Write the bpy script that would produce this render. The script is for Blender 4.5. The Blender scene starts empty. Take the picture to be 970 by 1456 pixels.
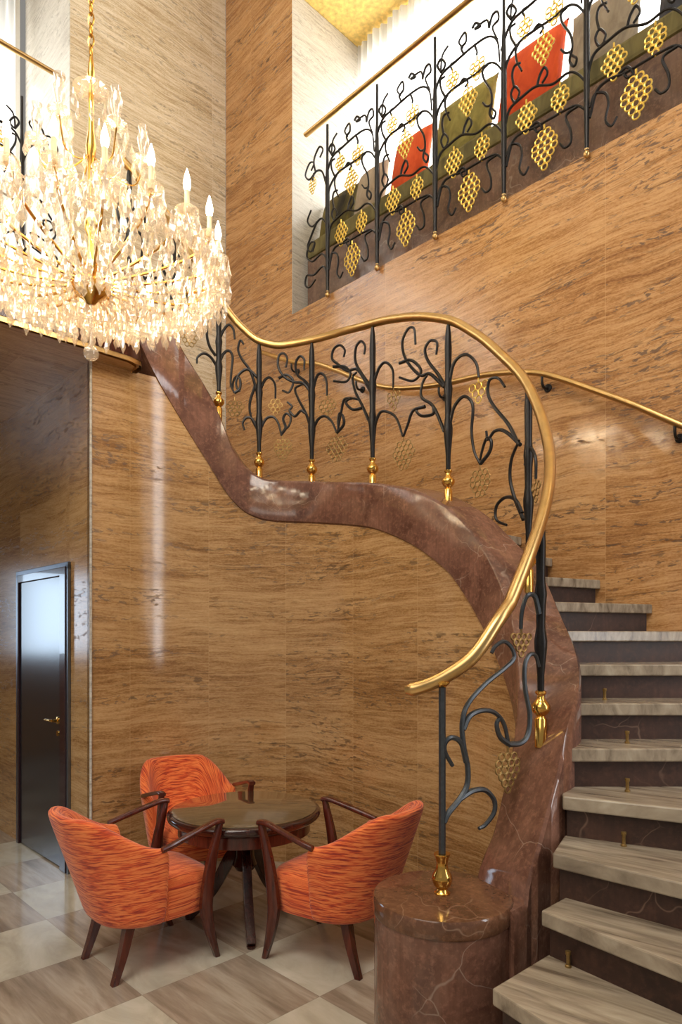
import bpy, bmesh, math, random
from mathutils import Vector, Matrix
random.seed(7)
C = bpy.context.scene.collection
PI = math.pi
# ---------------------------------------------------------------- plan axes: u = right/back, v = left/back (a room turned ~45 deg to the view)
DU = (.717, .697); DV = (-.697, .717)
def P(u, v, z=0.0): return Vector((u*DU[0]+v*DV[0], u*DU[1]+v*DV[1], z))
AU = math.atan2(DU[1], DU[0])            # heading of the u axis

# ---------------------------------------------------------------- mesh helpers
class MB:
    def __init__(s): s.v = []; s.f = []; s.uv = []; s.sm = []
    def add(s, verts, faces, uvs=None, smooth=True):
        o = len(s.v); s.v += [tuple(p) for p in verts]
        s.uv += list(uvs) if uvs else [(p[0], p[2]) for p in verts]
        for f in faces: s.f.append(tuple(i+o for i in f)); s.sm.append(smooth)
        return s
    def grid(s, rows, uvs=None, cu=False, cv=False, smooth=True, caps=False):
        n = len(rows); m = len(rows[0]); V = [p for r in rows for p in r]
        U = [q for r in uvs for q in r] if uvs else None
        F = []
        for i in range(n if cu else n-1):
            for j in range(m if cv else m-1):
                a = i*m+j; b = i*m+(j+1) % m; c = ((i+1) % n)*m+(j+1) % m; d = ((i+1) % n)*m+j
                F.append((a, b, c, d))
        if caps:
            F.append(tuple(range(m))[::-1]); F.append(tuple((n-1)*m+j for j in range(m)))
        return s.add(V, F, U, smooth)
    def box(s, c, d, M=None, smooth=False):
        x, y, z = [q/2 for q in d]; V = []
        for k in ((-1,-1,-1),(1,-1,-1),(1,1,-1),(-1,1,-1),(-1,-1,1),(1,-1,1),(1,1,1),(-1,1,1)):
            p = Vector((k[0]*x, k[1]*y, k[2]*z))
            if M is not None: p = M @ p
            V.append(p+Vector(c))
        return s.add(V, [(0,3,2,1),(4,5,6,7),(0,1,5,4),(1,2,6,5),(2,3,7,6),(3,0,4,7)], None, smooth)
    def prism(s, poly, z0, z1, smooth=False):
        n = len(poly); lo = [Vector((p[0], p[1], z0)) for p in poly]; hi = [Vector((p[0], p[1], z1)) for p in poly]
        F = [tuple(range(n))[::-1], tuple(range(n, 2*n))]
        F += [(i, (i+1) % n, n+(i+1) % n, n+i) for i in range(n)]
        return s.add(lo+hi, F, None, smooth)
    def lathe(s, prof, n=20, M=None, c=(0,0,0)):
        rows = []
        for k in range(n):
            a = 2*PI*k/n
            r = [Vector((q[0]*math.cos(a), q[0]*math.sin(a), q[1])) for q in prof]
            if M is not None: r = [M @ p for p in r]
            rows.append([p+Vector(c) for p in r])
        return s.grid(rows, cu=True)
    def tube(s, pts, r, n=8, closed=False, caps=True, flat=1.0):
        pts = [Vector(p) for p in pts]; N = len(pts); rows = []
        T = []
        for i in range(N):
            a = pts[(i-1) % N] if closed or i else pts[0]; b = pts[(i+1) % N] if closed or i < N-1 else pts[-1]
            d = b-a; T.append(d.normalized() if d.length > 1e-9 else Vector((0,0,1)))
        ref = Vector((0,0,1)) if abs(T[0].z) < .9 else Vector((1,0,0))
        nrm = (ref-T[0]*ref.dot(T[0])).normalized()
        for i in range(N):
            nrm = nrm-T[i]*nrm.dot(T[i])
            nrm = nrm.normalized() if nrm.length > 1e-6 else T[i].orthogonal().normalized()
            bi = T[i].cross(nrm); rr = r(i/(N-1)) if callable(r) else r
            rows.append([pts[i]+nrm*(math.cos(2*PI*k/n)*rr*flat)+bi*(math.sin(2*PI*k/n)*rr) for k in range(n)])
        return s.grid(rows, cu=closed, cv=True, caps=caps and not closed)
    def torus(s, c, ax, ay, R, r, n=12, m=5):
        ax = Vector(ax); ay = Vector(ay)
        return s.tube([Vector(c)+ax*(R*math.cos(2*PI*k/n))+ay*(R*math.sin(2*PI*k/n)) for k in range(n)], r, m, closed=True)
    def mesh(s, name, mat):
        me = bpy.data.meshes.new(name); me.from_pydata(s.v, [], s.f)
        L = me.uv_layers.new(name='UVMap')
        vi = [0]*len(me.loops); me.loops.foreach_get('vertex_index', vi)
        L.data.foreach_set('uv', [c for i in vi for c in s.uv[i]])
        me.polygons.foreach_set('use_smooth', s.sm)
        me.update(); me.materials.append(mat)
        if any(s.sm): me.set_sharp_from_angle(angle=math.radians(48))
        return me
    def build(s, name, mat, parent=None, fix=True, sub=0, bevel=0):
        me = s.mesh(name, mat)
        if fix:
            b = bmesh.new(); b.from_mesh(me); bmesh.ops.recalc_face_normals(b, faces=b.faces); b.to_mesh(me); b.free()
        o = bpy.data.objects.new(name, me); C.objects.link(o)
        if parent: o.parent = parent
        if bevel:
            m = o.modifiers.new('bevel', 'BEVEL'); m.width = bevel; m.segments = 2; m.limit_method = 'ANGLE'
        if sub:
            m = o.modifiers.new('sub', 'SUBSURF'); m.levels = sub; m.render_levels = sub
        return o
def cr(pts, n=6):                                   # Catmull-Rom through points
    pts = [Vector(p) for p in pts]; Q = [2*pts[0]-pts[1]]+pts+[2*pts[-1]-pts[-2]]; out = []
    for i in range(1, len(Q)-2):
        a, b, c, d = Q[i-1:i+3]
        for k in range(n):
            t = k/n
            out.append(.5*((2*b)+(c-a)*t+(2*a-5*b+4*c-d)*t*t+(3*b-a-3*c+d)*t**3))
    out.append(pts[-1]); return out
def interp(tab, x):                                 # monotone cubic (pchip) table lookup
    n = len(tab)
    if x <= tab[0][0]: i = 0
    elif x >= tab[-1][0]: i = n-2
    else: i = max(k for k in range(n-1) if tab[k][0] <= x)
    def dl(k): return (tab[k+1][1]-tab[k][1])/(tab[k+1][0]-tab[k][0])
    def sl(k):
        if k == 0: return dl(0)
        if k == n-1: return dl(n-2)
        a, b = dl(k-1), dl(k)
        return 0 if a*b <= 0 else 2*a*b/(a+b)
    h = tab[i+1][0]-tab[i][0]; t = (x-tab[i][0])/h
    if t < 0: return tab[0][1]+sl(0)*(x-tab[0][0])
    if t > 1: return tab[-1][1]+sl(n-1)*(x-tab[-1][0])
    return (2*t**3-3*t*t+1)*tab[i][1]+(t**3-2*t*t+t)*h*sl(i)+(-2*t**3+3*t*t)*tab[i+1][1]+(t**3-t*t)*h*sl(i+1)
def empty(name, loc=(0,0,0), rz=0):
    o = bpy.data.objects.new(name, None); C.objects.link(o); o.location = loc; o.rotation_euler = (0,0,rz); o.empty_display_size = .1
    return o
def tag(o, label, cat, group=None):
    o['label'] = label; o['category'] = cat
    if group: o['group'] = group
    return o
def struct(o): o['kind'] = 'structure'; return o
def copy_tree(o, parent=None):
    c = o.copy(); C.objects.link(c)
    if parent: c.parent = parent
    for ch in list(o.children): copy_tree(ch, c)
    return c

# ---------------------------------------------------------------- materials
class NT:
    def __init__(s, name):
        s.m = bpy.data.materials.new(name); s.m.use_nodes = True; s.t = s.m.node_tree; s.N = s.t.nodes; s.N.clear()
        s.out = s.N.new('ShaderNodeOutputMaterial')
    def n(s, typ, **kw):
        o = s.N.new('ShaderNode'+typ)
        for k, v in kw.items():
            if k[0] == 'i' and k[1:].isdigit():
                i = o.inputs[int(k[1:])]
            elif k in o.inputs: i = o.inputs[k]
            else: setattr(o, k, v); continue
            if isinstance(v, bpy.types.NodeSocket): s.t.links.new(v, i)
            else: i.default_value = v
        return o
    def math(s, op, a, b=0.0, c=0.0): return s.n('Math', operation=op, i0=a, i1=b, i2=c).outputs[0]
    def noise(s, vec, scale, detail=4, rough=.55, dist=0.0):
        return s.n('TexNoise', Vector=vec, Scale=scale, Detail=detail, Roughness=rough, Distortion=dist).outputs[0]
    def ramp(s, fac, stops):
        r = s.n('ValToRGB'); s.t.links.new(fac, r.inputs[0]); e = r.color_ramp.elements
        while len(e) < len(stops): e.new(.5)
        for q, (p, c) in zip(e, stops):
            q.position = p; q.color = (c[0], c[1], c[2], 1) if not isinstance(c, float) else (c, c, c, 1)
        return r.outputs[0]
    def mix(s, fac, a, b, mode='MIX'):
        o = s.N.new('ShaderNodeMix'); o.data_type = 'RGBA'; o.blend_type = mode
        for i, v in ((0, fac), (6, a), (7, b)):
            if isinstance(v, bpy.types.NodeSocket): s.t.links.new(v, o.inputs[i])
            else: o.inputs[i].default_value = v if i == 0 else (v[0], v[1], v[2], 1)
        return o.outputs[2]
    def pbsdf(s, col, rough=.4, metal=0.0, bump=None, bs=.2, bd=.01, **kw):
        b = s.N.new('ShaderNodeBsdfPrincipled')
        for k, v in (('Base Color', col), ('Roughness', rough), ('Metallic', metal), *[(a.replace('_', ' '), q) for a, q in kw.items()]):
            if isinstance(v, bpy.types.NodeSocket): s.t.links.new(v, b.inputs[k])
            else: b.inputs[k].default_value = (v[0], v[1], v[2], 1) if isinstance(v, tuple) else v
        if bump is not None:
            bp = s.n('Bump', Strength=bs, Distance=bd, Height=bump); s.t.links.new(bp.outputs[0], b.inputs['Normal'])
        s.t.links.new(b.outputs[0], s.out.inputs[0]); return s.m
    def xyz(s, v):
        o = s.n('SeparateXYZ', Vector=v); return o.outputs
    def comb(s, x=0.0, y=0.0, z=0.0): return s.n('CombineXYZ', X=x, Y=y, Z=z).outputs[0]
def L(r, g, b):                                     # sRGB 0-255 -> linear
    f = lambda c: c/12.92 if c <= .04045 else ((c+.055)/1.055)**2.4
    return (f(r/255), f(g/255), f(b/255))

def travertine(name, cols, sw=1.8, sh=1.55, rough=.2, pit=1.0, seed=0.0):
    t = NT(name); uv = t.n('UVMap').outputs[0]; x, y, _ = t.xyz(uv)
    fx = t.math('DIVIDE', x, sw); fy = t.math('DIVIDE', y, sh)
    ix = t.math('FLOOR', fx); iy = t.math('FLOOR', fy)
    rnd = t.n('TexWhiteNoise', noise_dimensions='2D', Vector=t.comb(t.math('ADD', ix, seed), iy)).outputs[0]
    off = t.math('ADD', t.math('MULTIPLY', rnd, .55), seed)
    warp = t.noise(t.comb(t.math('MULTIPLY', x, .9), t.math('MULTIPLY', y, 1.3), off), 1.0, 2, .5)
    warp2 = t.noise(t.comb(t.math('MULTIPLY', x, 4.0), t.math('MULTIPLY', y, 7.0), off), 1.0, 3, .55)
    yw = t.math('ADD', y, t.math('ADD', t.math('MULTIPLY', warp, .16), t.math('MULTIPLY', warp2, .035)))
    def band(fx_, fy_, det, ro, di): return t.noise(t.comb(t.math('MULTIPLY', x, fx_), t.math('MULTIPLY', yw, fy_), off), 1.0, det, ro, di)
    a = band(.5, 2.6, 3, .55, .1); b = band(1.7, 24.0, 3, .6, .15); c = band(6.5, 95.0, 3, .62, .15); d = band(55.0, 120.0, 2, .6, 0)
    f = t.math('ADD', t.math('ADD', t.math('MULTIPLY', a, .30), t.math('MULTIPLY', b, .30)), t.math('ADD', t.math('MULTIPLY', c, .36), t.math('MULTIPLY', d, .22)))
    f = t.math('ADD', f, t.math('MULTIPLY', t.math('SUBTRACT', rnd, .5), .05))
    col = t.ramp(f, [(.46, cols[0]), (.55, cols[1]), (.62, cols[2]), (.74, cols[3])])
    zone = t.ramp(band(.8, 8.0, 3, .6, .2), [(.47, 0.0), (.57, 1.0)])
    line = t.math('MULTIPLY', t.ramp(band(2.0, 42.0, 4, .65, .15), [(.56, 0.0), (.64, 1.0)]), t.math('ADD', t.math('MULTIPLY', zone, .5), .18))
    pits = t.math('MULTIPLY', t.ramp(band(15.0, 52.0, 3, .6, .4), [(.55, 0.0), (.60, 1.0)]), zone)
    pits = t.math('MULTIPLY', pits, pit*.8)
    col = t.mix(t.math('MULTIPLY', line, pit), col, tuple(q*.62 for q in cols[0]))
    ll = t.math('MULTIPLY', t.ramp(band(1.6, 55.0, 3, .6, .1), [(.58, 0.0), (.66, 1.0)]), .45)
    col = t.mix(ll, col, cols[3])
    col = t.mix(pits, col, tuple(q*.30 for q in cols[0]))
    dx = t.math('ABSOLUTE', t.math('SUBTRACT', t.math('FRACT', fx), .5)); dy = t.math('ABSOLUTE', t.math('SUBTRACT', t.math('FRACT', fy), .5))
    j = t.math('MAXIMUM', t.math('GREATER_THAN', dx, .5-.0022/sw), t.math('GREATER_THAN', dy, .5-.0015/sh))
    col = t.mix(t.math('MULTIPLY', j, .4), col, cols[3])
    rg = t.math('ADD', t.math('MULTIPLY', pits, .4), rough)
    return t.pbsdf(col, rg, bump=pits, bs=-.25, bd=.004)
TR = [L(136,92,54), L(170,122,75), L(190,143,94), L(208,164,114)]
TRD = [L(134,96,57), L(165,125,80), L(184,145,98), L(202,166,119)]
TRP = [L(176,150,116), L(206,186,152), L(222,206,178), L(234,222,200)]  # paler ramp: bright light on the upper walls put into the stone colour
TRG = [L(160,152,140), L(182,175,163), L(196,190,179), L(208,202,192)]
M = {}
M['trav'] = travertine('travertine_honey', TR, 1.85, 3.2, .12)
M['trav_niche'] = travertine('travertine_niche', TRD, .56, 1.75, .13, .8, 3)
M['trav_dark'] = travertine('travertine_corridor', [q for q in TRD], 1.5, 2.6, .2, .6, 5)
M['trav_lit'] = travertine('travertine_lit', TRP, 1.5, 2.4, .25, .7, 9)
M['trav_grey'] = travertine('travertine_grey', TRG, 1.2, 4.0, .3, .4, 11)
def marble(name, base, dark, vein, rough=.1, amt=.8, sc=1.0):
    t = NT(name); p = t.n('TexCoord').outputs['Object']
    a = t.noise(p, 5*sc, 8, .65, .6); b = t.noise(p, 38*sc, 4, .7)
    col = t.mix(t.ramp(a, [(.35, 0.0), (.65, 1.0)]), dark, base)
    st = t.noise(t.n('VectorMath', operation='MULTIPLY', i0=p, i1=(55, 55, 3)).outputs[0], 1.0, 3, .6)
    col = t.mix(t.math('MULTIPLY', t.ramp(st, [(.42, 0.0), (.66, 1.0)]), .4), col, dark)
    col = t.mix(t.math('MULTIPLY', t.ramp(b, [(.5, 0.0), (.75, 1.0)]), .35), col, tuple(min(1, q*2.2) for q in base))
    wv = t.n('VectorMath', operation='ADD', i0=p, i1=t.n('VectorMath', operation='SCALE', i0=t.n('TexNoise', Vector=p, Scale=3.0*sc, Detail=3).outputs[1], Scale=.35).outputs[0]).outputs[0]
    vo = t.n('TexVoronoi', feature='DISTANCE_TO_EDGE', Vector=wv, Scale=3.2*sc).outputs[0]
    mk = t.ramp(t.noise(p, 2.3*sc, 2), [(.52, 0.0), (.62, 1.0)])
    vn = t.math('MULTIPLY', t.ramp(vo, [(.002, 1.0), (.010, 0.0)]), t.math('MULTIPLY', mk, amt))
    return t.pbsdf(t.mix(vn, col, vein), rough, bump=b, bs=.02)
M['marble'] = marble('marble_oxblood', L(130,92,75), L(90,60,48), L(190,168,150), .1, .35)
M['marble_riser'] = marble('marble_riser', L(72,46,35), L(44,27,20), L(150,120,100), .5, .4)
M['marble_top'] = marble('marble_drum_top', L(118,82,60), L(84,56,40), L(190,160,135), .1, .25)
M['marble_band'] = marble('marble_band', L(120,92,74), L(82,60,48), L(180,160,140), .2, .4)
def tread_mat():
    t = NT('marble_tread'); p = t.n('TexCoord').outputs['Object']; x, y, z = t.xyz(p)
    al = t.math('SUBTRACT', t.math('MULTIPLY', x, .8), t.math('MULTIPLY', y, .6)); ac = t.math('ADD', t.math('MULTIPLY', x, .6), t.math('MULTIPLY', y, .8))
    q = t.comb(t.math('MULTIPLY', al, 2.5), t.math('MULTIPLY', ac, 22.0), t.math('MULTIPLY', z, 6.0))
    f = t.noise(q, 1.0, 6, .6, .4)
    col = t.ramp(f, [(.3, L(96,82,68)), (.45, L(138,124,106)), (.58, L(160,146,126)), (.7, L(176,164,144))])
    return t.pbsdf(col, .22)
M['tread'] = tread_mat()
def floor_mat():
    t = NT('marble_floor'); uv = t.n('UVMap').outputs[0]; x, y, _ = t.xyz(uv)
    ix = t.math('FLOOR', x); iy = t.math('FLOOR', y)
    chk = t.math('ABSOLUTE', t.math('MODULO', t.math('ADD', ix, iy), 2.0))
    rnd = t.n('TexWhiteNoise', noise_dimensions='2D', Vector=t.comb(ix, iy)).outputs[0]; off = t.math('MULTIPLY', rnd, 23.0)
    s1 = t.noise(t.comb(t.math('MULTIPLY', x, 7.0), t.math('MULTIPLY', y, .8), off), 1.0, 5, .6, .25)
    dark = t.ramp(s1, [(.3, L(124,108,92)), (.48, L(156,141,124)), (.62, L(178,165,148)), (.75, L(146,130,113))])
    s2 = t.noise(t.comb(t.math('MULTIPLY', x, 3.0), t.math('MULTIPLY', y, 1.6), off), 1.0, 6, .6, .8)
    lite = t.ramp(s2, [(.3, L(168,160,142)), (.5, L(188,181,164)), (.7, L(202,196,181))])
    col = t.mix(chk, lite, dark)
    col = t.mix(t.math('MULTIPLY', t.math('SUBTRACT', rnd, .5), .25), col, (.1,.09,.07))
    dx = t.math('ABSOLUTE', t.math('SUBTRACT', t.math('FRACT', x), .5)); dy = t.math('ABSOLUTE', t.math('SUBTRACT', t.math('FRACT', y), .5))
    j = t.math('GREATER_THAN', t.math('MAXIMUM', dx, dy), .4962)
    col = t.mix(t.math('MULTIPLY', j, .4), col, L(110,98,84))
    return t.pbsdf(col, .14)
M['floor'] = floor_mat()
def plain(name, col, rough=.4, metal=0.0, var=.15, sc=30, bs=0.0, **kw):
    t = NT(name); p = t.n('TexCoord').outputs['Object']; n = t.noise(p, sc, 4)
    c = t.mix(t.ramp(n, [(.3, 0.0), (.7, 1.0)]), tuple(q*(1-var) for q in col), tuple(min(1, q*(1+var)) for q in col))
    return t.pbsdf(c, rough, metal, bump=n if bs else None, bs=bs, **kw)
M['brass'] = plain('polished_brass', L(226,178,92), .16, 1.0, .08, 20)
M['brass_rail'] = plain('satin_brass', L(206,170,112), .3, 1.0, .08, 20)
M['brass_dull'] = plain('aged_brass', L(150,122,74), .42, .8, .2, 60)
M['gilt'] = plain('gilt_rings', L(236,200,96), .3, .75, .1, 60)
M['iron'] = plain('black_iron', L(38,35,34), .38, .55, .2, 60)
M['iron_grey'] = plain('grey_iron', L(72,76,80), .32, .6, .15, 60)
def wood(name, a, b, rough=.22):
    t = NT(name); p = t.n('TexCoord').outputs['Object']; x, y, z = t.xyz(p)
    n = t.noise(t.comb(t.math('MULTIPLY', x, 40.0), t.math('MULTIPLY', y, 40.0), t.math('MULTIPLY', z, 5.0)), 1.0, 4, .6, .5)
    return t.pbsdf(t.ramp(n, [(.3, a), (.7, b)]), rough, Coat_Weight=.3, Coat_Roughness=.1)
M['wood'] = wood('mahogany', L(58,22,16), L(98,42,28))
M['wood_dark'] = wood('dark_mahogany', L(38,18,14), L(66,30,22), .15)
def fabric(name, c0, c1, c2, rough=.85, fu=9.0, fv=120.0):
    t = NT(name); uv = t.n('UVMap').outputs[0]; x, y, _ = t.xyz(uv)
    w = t.noise(t.comb(t.math('MULTIPLY', x, 5.0), t.math('MULTIPLY', y, 5.0)), 1.0, 2)
    yy = t.math('ADD', y, t.math('MULTIPLY', w, .035))
    n = t.noise(t.comb(t.math('MULTIPLY', x, fu), t.math('MULTIPLY', yy, fv)), 1.0, 3, .55, .5)
    n2 = t.noise(t.comb(t.math('MULTIPLY', x, fu*4), t.math('MULTIPLY', yy, fv*3.5), 4.0), 1.0, 2)
    f = t.math('ADD', t.math('MULTIPLY', n, .8), t.math('MULTIPLY', n2, .2))
    col = t.ramp(f, [(.38, c0), (.47, c1), (.55, c2), (.66, tuple(min(1, q*1.12) for q in c2))])
    return t.pbsdf(col, rough, bump=n2, bs=.25, Sheen_Weight=.25)
M['orange'] = fabric('orange_streaked_fabric', L(150,40,18), L(214,82,30), L(232,126,62))
def cushion_mat(name, a, b, sc=10):
    t = NT(name); p = t.n('TexCoord').outputs['Object']; x, y, z = t.xyz(p)
    n = t.noise(t.comb(t.math('MULTIPLY', x, sc*3.0), t.math('MULTIPLY', y, sc), t.math('MULTIPLY', z, sc*.5)), 1.0, 4, .6, .6)
    return t.pbsdf(t.ramp(n, [(.35, a), (.65, b)]), .9, bump=n, bs=.2)
def crystal_mat():
    t = NT('cut_crystal')
    g = t.n('BsdfGlossy', Color=(1,.97,.92,1), Roughness=.06); tr = t.n('BsdfTransparent', Color=(1,.975,.94,1))
    tl = t.n('BsdfTranslucent', Color=(1,.90,.74,1)); df = t.n('BsdfDiffuse', Color=(1,.91,.78,1))
    fr = t.n('LayerWeight', Blend=.45).outputs['Facing']
    a = t.n('MixShader', i0=.5, i1=tl.outputs[0], i2=df.outputs[0]); b = t.n('MixShader', i0=.74, i1=a.outputs[0], i2=tr.outputs[0])
    c = t.n('MixShader', i0=t.math('ADD', t.math('MULTIPLY', fr, .5), .1), i1=b.outputs[0], i2=g.outputs[0])
    t.t.links.new(c.outputs[0], t.out.inputs[0]); return t.m
M['crystal'] = crystal_mat()
def emit(name, col, st):
    t = NT(name); e = t.n('Emission', Color=(*col, 1), Strength=st); t.t.links.new(e.outputs[0], t.out.inputs[0]); return t.m
M['bulb'] = emit('flame_bulb', (1,.86,.62), 45.0)
M['candle'] = plain('candle_sleeve', L(236,214,170), .4, 0, .03)
M['gold'] = plain('gilded_metal', L(214,166,84), .22, 1.0, .1, 30)
M['door'] = plain('black_lacquer', L(20,22,30), .22, 0, .1, 4, Coat_Weight=.8, Coat_Roughness=.2)
M['door_frame'] = plain('plum_lacquer', L(44,20,28), .2, 0, .1, 10, Coat_Weight=.5)
M['steel'] = plain('brushed_steel', L(120,126,136), .3, .9, .08, 40)
M['ceil'] = plain('white_plaster', L(236,228,212), .8, 0, .02)
M['gold_ceil'] = plain('gold_leaf_plaster', L(232,196,112), .55, .1, .25, 25, .3)
M['soffit'] = travertine('travertine_soffit', [q for q in TRD], 1.5, 1.5, .3, .5, 21)
def curtain_mat():
    t = NT('sheer_curtain'); uv = t.n('UVMap').outputs[0]; x, y, _ = t.xyz(uv)
    n = t.noise(t.comb(t.math('MULTIPLY', x, 22.0), t.math('MULTIPLY', y, .3)), 1.0, 3)
    c = t.ramp(n, [(.3, (.72,.72,.7)), (.7, (.95,.95,.94))])
    a = t.n('BsdfTranslucent', Color=c); b = t.n('BsdfDiffuse', Color=c)
    m = t.n('MixShader', i0=.3, i1=a.outputs[0], i2=b.outputs[0]); t.t.links.new(m.outputs[0], t.out.inputs[0]); return t.m
M['curtain'] = curtain_mat()
def glass_mat():
    t = NT('window_glass'); a = t.n('BsdfTransparent', Color=(.97,.98,.98,1)); b = t.n('BsdfGlossy', Roughness=.02)
    m = t.n('MixShader', i0=.08, i1=a.outputs[0], i2=b.outputs[0]); t.t.links.new(m.outputs[0], t.out.inputs[0]); return t.m
M['pane'] = glass_mat()
M['olive'] = cushion_mat('olive_pad', L(86,78,44), L(120,108,64), 6)
M['white_paint'] = plain('white_paint', L(240,238,232), .5, 0, .02)
# ---------------------------------------------------------------- the plan curve of the stair well (well-side edge, offset outwards by off)
def curve_samples(off):
    pts = []
    for k in range(29): pts.append((1.3+.84*k/29, 4.227+off))
    for k in range(49):
        a = math.radians(90-90*k/48); pts.append((2.14+(1.06+off)*math.cos(a), 3.17+(1.06+off)*math.sin(a)))
    for k in range(1, 24): pts.append((3.2+off, 3.17-.81*k/24))
    for k in range(49):
        a = math.radians(-90*k/48); pts.append((2.4+(.8+off)*math.cos(a), 2.36+(.8+off)*math.sin(a)))
    for k in range(1, 13): pts.append((2.4-.5*k/12, 1.56-off))
    return pts
MID = curve_samples(.135); SS = [0.0]
for a, b in zip(MID, MID[1:]): SS.append(SS[-1]+math.hypot(b[0]-a[0], b[1]-a[1]))
def at(S, off, z):                                   # point of the plan curve at station S
    c = CUR.setdefault(off, curve_samples(off))
    S = max(0, min(SS[-1]-1e-6, S)); i = max(k for k in range(len(SS)) if SS[k] <= S); i = min(i, len(SS)-2)
    t = (S-SS[i])/(SS[i+1]-SS[i]); a, b = c[i], c[i+1]
    return P(a[0]+(b[0]-a[0])*t, a[1]+(b[1]-a[1])*t, z)
CUR = {}
CW = .27
ZW = [(.3,4.25),(.6,4.18),(.9,3.99),(1.175,3.74),(1.255,3.63),(1.468,3.34),(1.56,3.16),(1.64,2.98),(1.73,2.86),(1.82,2.795),(1.922,2.755),(2.29,2.72),(2.83,2.64),(3.195,2.544),(3.518,2.375),(3.842,2.10),(4.051,1.88),(4.308,1.60),(4.494,1.375),(4.673,1.165),(4.852,.958),(4.946,.82),(5.085,.645),(5.092,.60),(5.5,.60)]
ZS = [(.3,4.25),(.6,4.18),(.9,3.99),(1.175,3.76),(1.255,3.66),(1.468,3.38),(1.56,3.22),(1.64,3.05),(1.73,2.91),(1.82,2.83),(1.922,2.775),(2.29,2.73),(2.83,2.655),(3.195,2.57),(3.518,2.41),(3.791,2.16),(3.982,1.98),(4.183,1.72),(4.4,1.545),(4.6,1.42),(4.81,1.27),(4.884,1.17),(4.946,1.05),(5.025,.917),(5.103,.785),(5.17,.672),(5.178,.613),(5.5,.613)]
ZB = [(.3,4.2),(.7,3.9),(.992,3.47),(1.186,3.207),(1.412,2.906),(1.634,2.611),(1.77,2.51),(1.922,2.465),(2.352,2.425),(2.832,2.351),(3.195,2.21),(3.466,2.035),(3.671,1.838),(3.842,1.655),(4.002,1.49),(4.308,1.2),(4.5,.98),(4.7,.76),(4.9,.5),(5.1,.2),(5.3,.0)]

# ---------------------------------------------------------------- setting
def wall(name, path, z0, z1, mat, thick=.1, uv0=0.0, flip=False, n=1):
    """vertical wall following path [(u,v)...]; z0/z1 numbers or functions of arc length; thickness grows to the left of the path"""
    s = uv0; S = [uv0]
    for a, b in zip(path, path[1:]): s += math.hypot(b[0]-a[0], b[1]-a[1]); S.append(s)
    f0 = z0 if callable(z0) else (lambda q: z0); f1 = z1 if callable(z1) else (lambda q: z1)
    front = []; back = []; N = len(path)
    for i, p in enumerate(path):
        a = path[max(0, i-1)]; b = path[min(N-1, i+1)]
        d = Vector((b[0]-a[0], b[1]-a[1], 0)).normalized(); nn = Vector((-d.y, d.x, 0))
        q = (p[0]+nn.x*thick, p[1]+nn.y*thick)
        front.append((P(*p, f0(S[i])), P(*p, f1(S[i])))); back.append((P(*q, f0(S[i])), P(*q, f1(S[i]))))
    m = MB(); rows = []; uvs = []
    for i in range(N):
        rows.append([front[i][0], front[i][1], back[i][1], back[i][0]])
        zz0, zz1 = f0(S[i]), f1(S[i]); uvs.append([(S[i], zz0), (S[i], zz1), (S[i], zz1+thick), (S[i], zz0-thick)])
    m.grid(rows, uvs, cv=True, caps=True)
    return struct(m.build(name, mat))
# floor
m = MB(); q0 = (1.448, 2.773); T = .565
co = [(-9, -6), (7, -6), (7, 12), (-9, 12)]
m.add([P(u, v, 0) for u, v in co]+[P(u, v, -.1) for u, v in co], [(0,1,2,3), (7,6,5,4), (0,4,5,1), (1,5,6,2), (2,6,7,3), (3,7,4,0)], [((u-q0[0])/T, (v-q0[1])/T) for u, v in co]*2, False)
struct(m.build('floor', M['floor']))
UW = 4.1; VB = 5.99; ZC = 9.0; ZG = 4.70; VJ = 4.89; ZGC = 7.8
wall('wall_right', [(UW, VB), (UW, -3.0)], 0, ZG, M['trav'], .12, -.45)
wall('wall_right_upper', [(UW, VB), (UW, VJ)], ZG, ZC, M['trav'], .12, -.45)
wall('wall_right_header', [(UW, VJ), (UW, -3.0)], ZGC+.02, ZC, M['trav'], .12, .65)
wall('wall_back', [(2.43, VB), (UW-.005, VB)], 0, ZC, M['trav_lit'], .12)
wall('wall_back_lower', [(1.95, VB), (2.43, VB)], 3.82, ZG, M['trav_lit'], .12)
wall('wall_back_lower', [(-4.0, VB), (1.94, VB)], 3.82, ZG, M['trav_lit'], .12)
# right gallery recess
wall('wall_gallery_end', [(UW+.002, VJ-.004), (5.12, VJ-.004)], ZG, ZGC, M['trav_grey'], .1)
m = MB(); m.box(P(4.66, .9, ZG-.06), (1.0, 8.2, .11), Matrix.Rotation(AU, 3, 'Z')); struct(m.build('floor_gallery', M['marble_band']))
m = MB(); m.box(P(4.66, .9, ZGC+.06), (1.1, 8.2, .1), Matrix.Rotation(AU, 3, 'Z')); struct(m.build('ceiling_gallery', M['gold_ceil']))
wall('wall_gallery_window', [(5.08, VJ), (5.08, -3.0)], ZG, 5.25, M['white_paint'], .1)
wall('wall_gallery_lintel', [(5.08, VJ), (5.08, -3.0)], 7.55, ZGC, M['white_paint'], .1)
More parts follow.
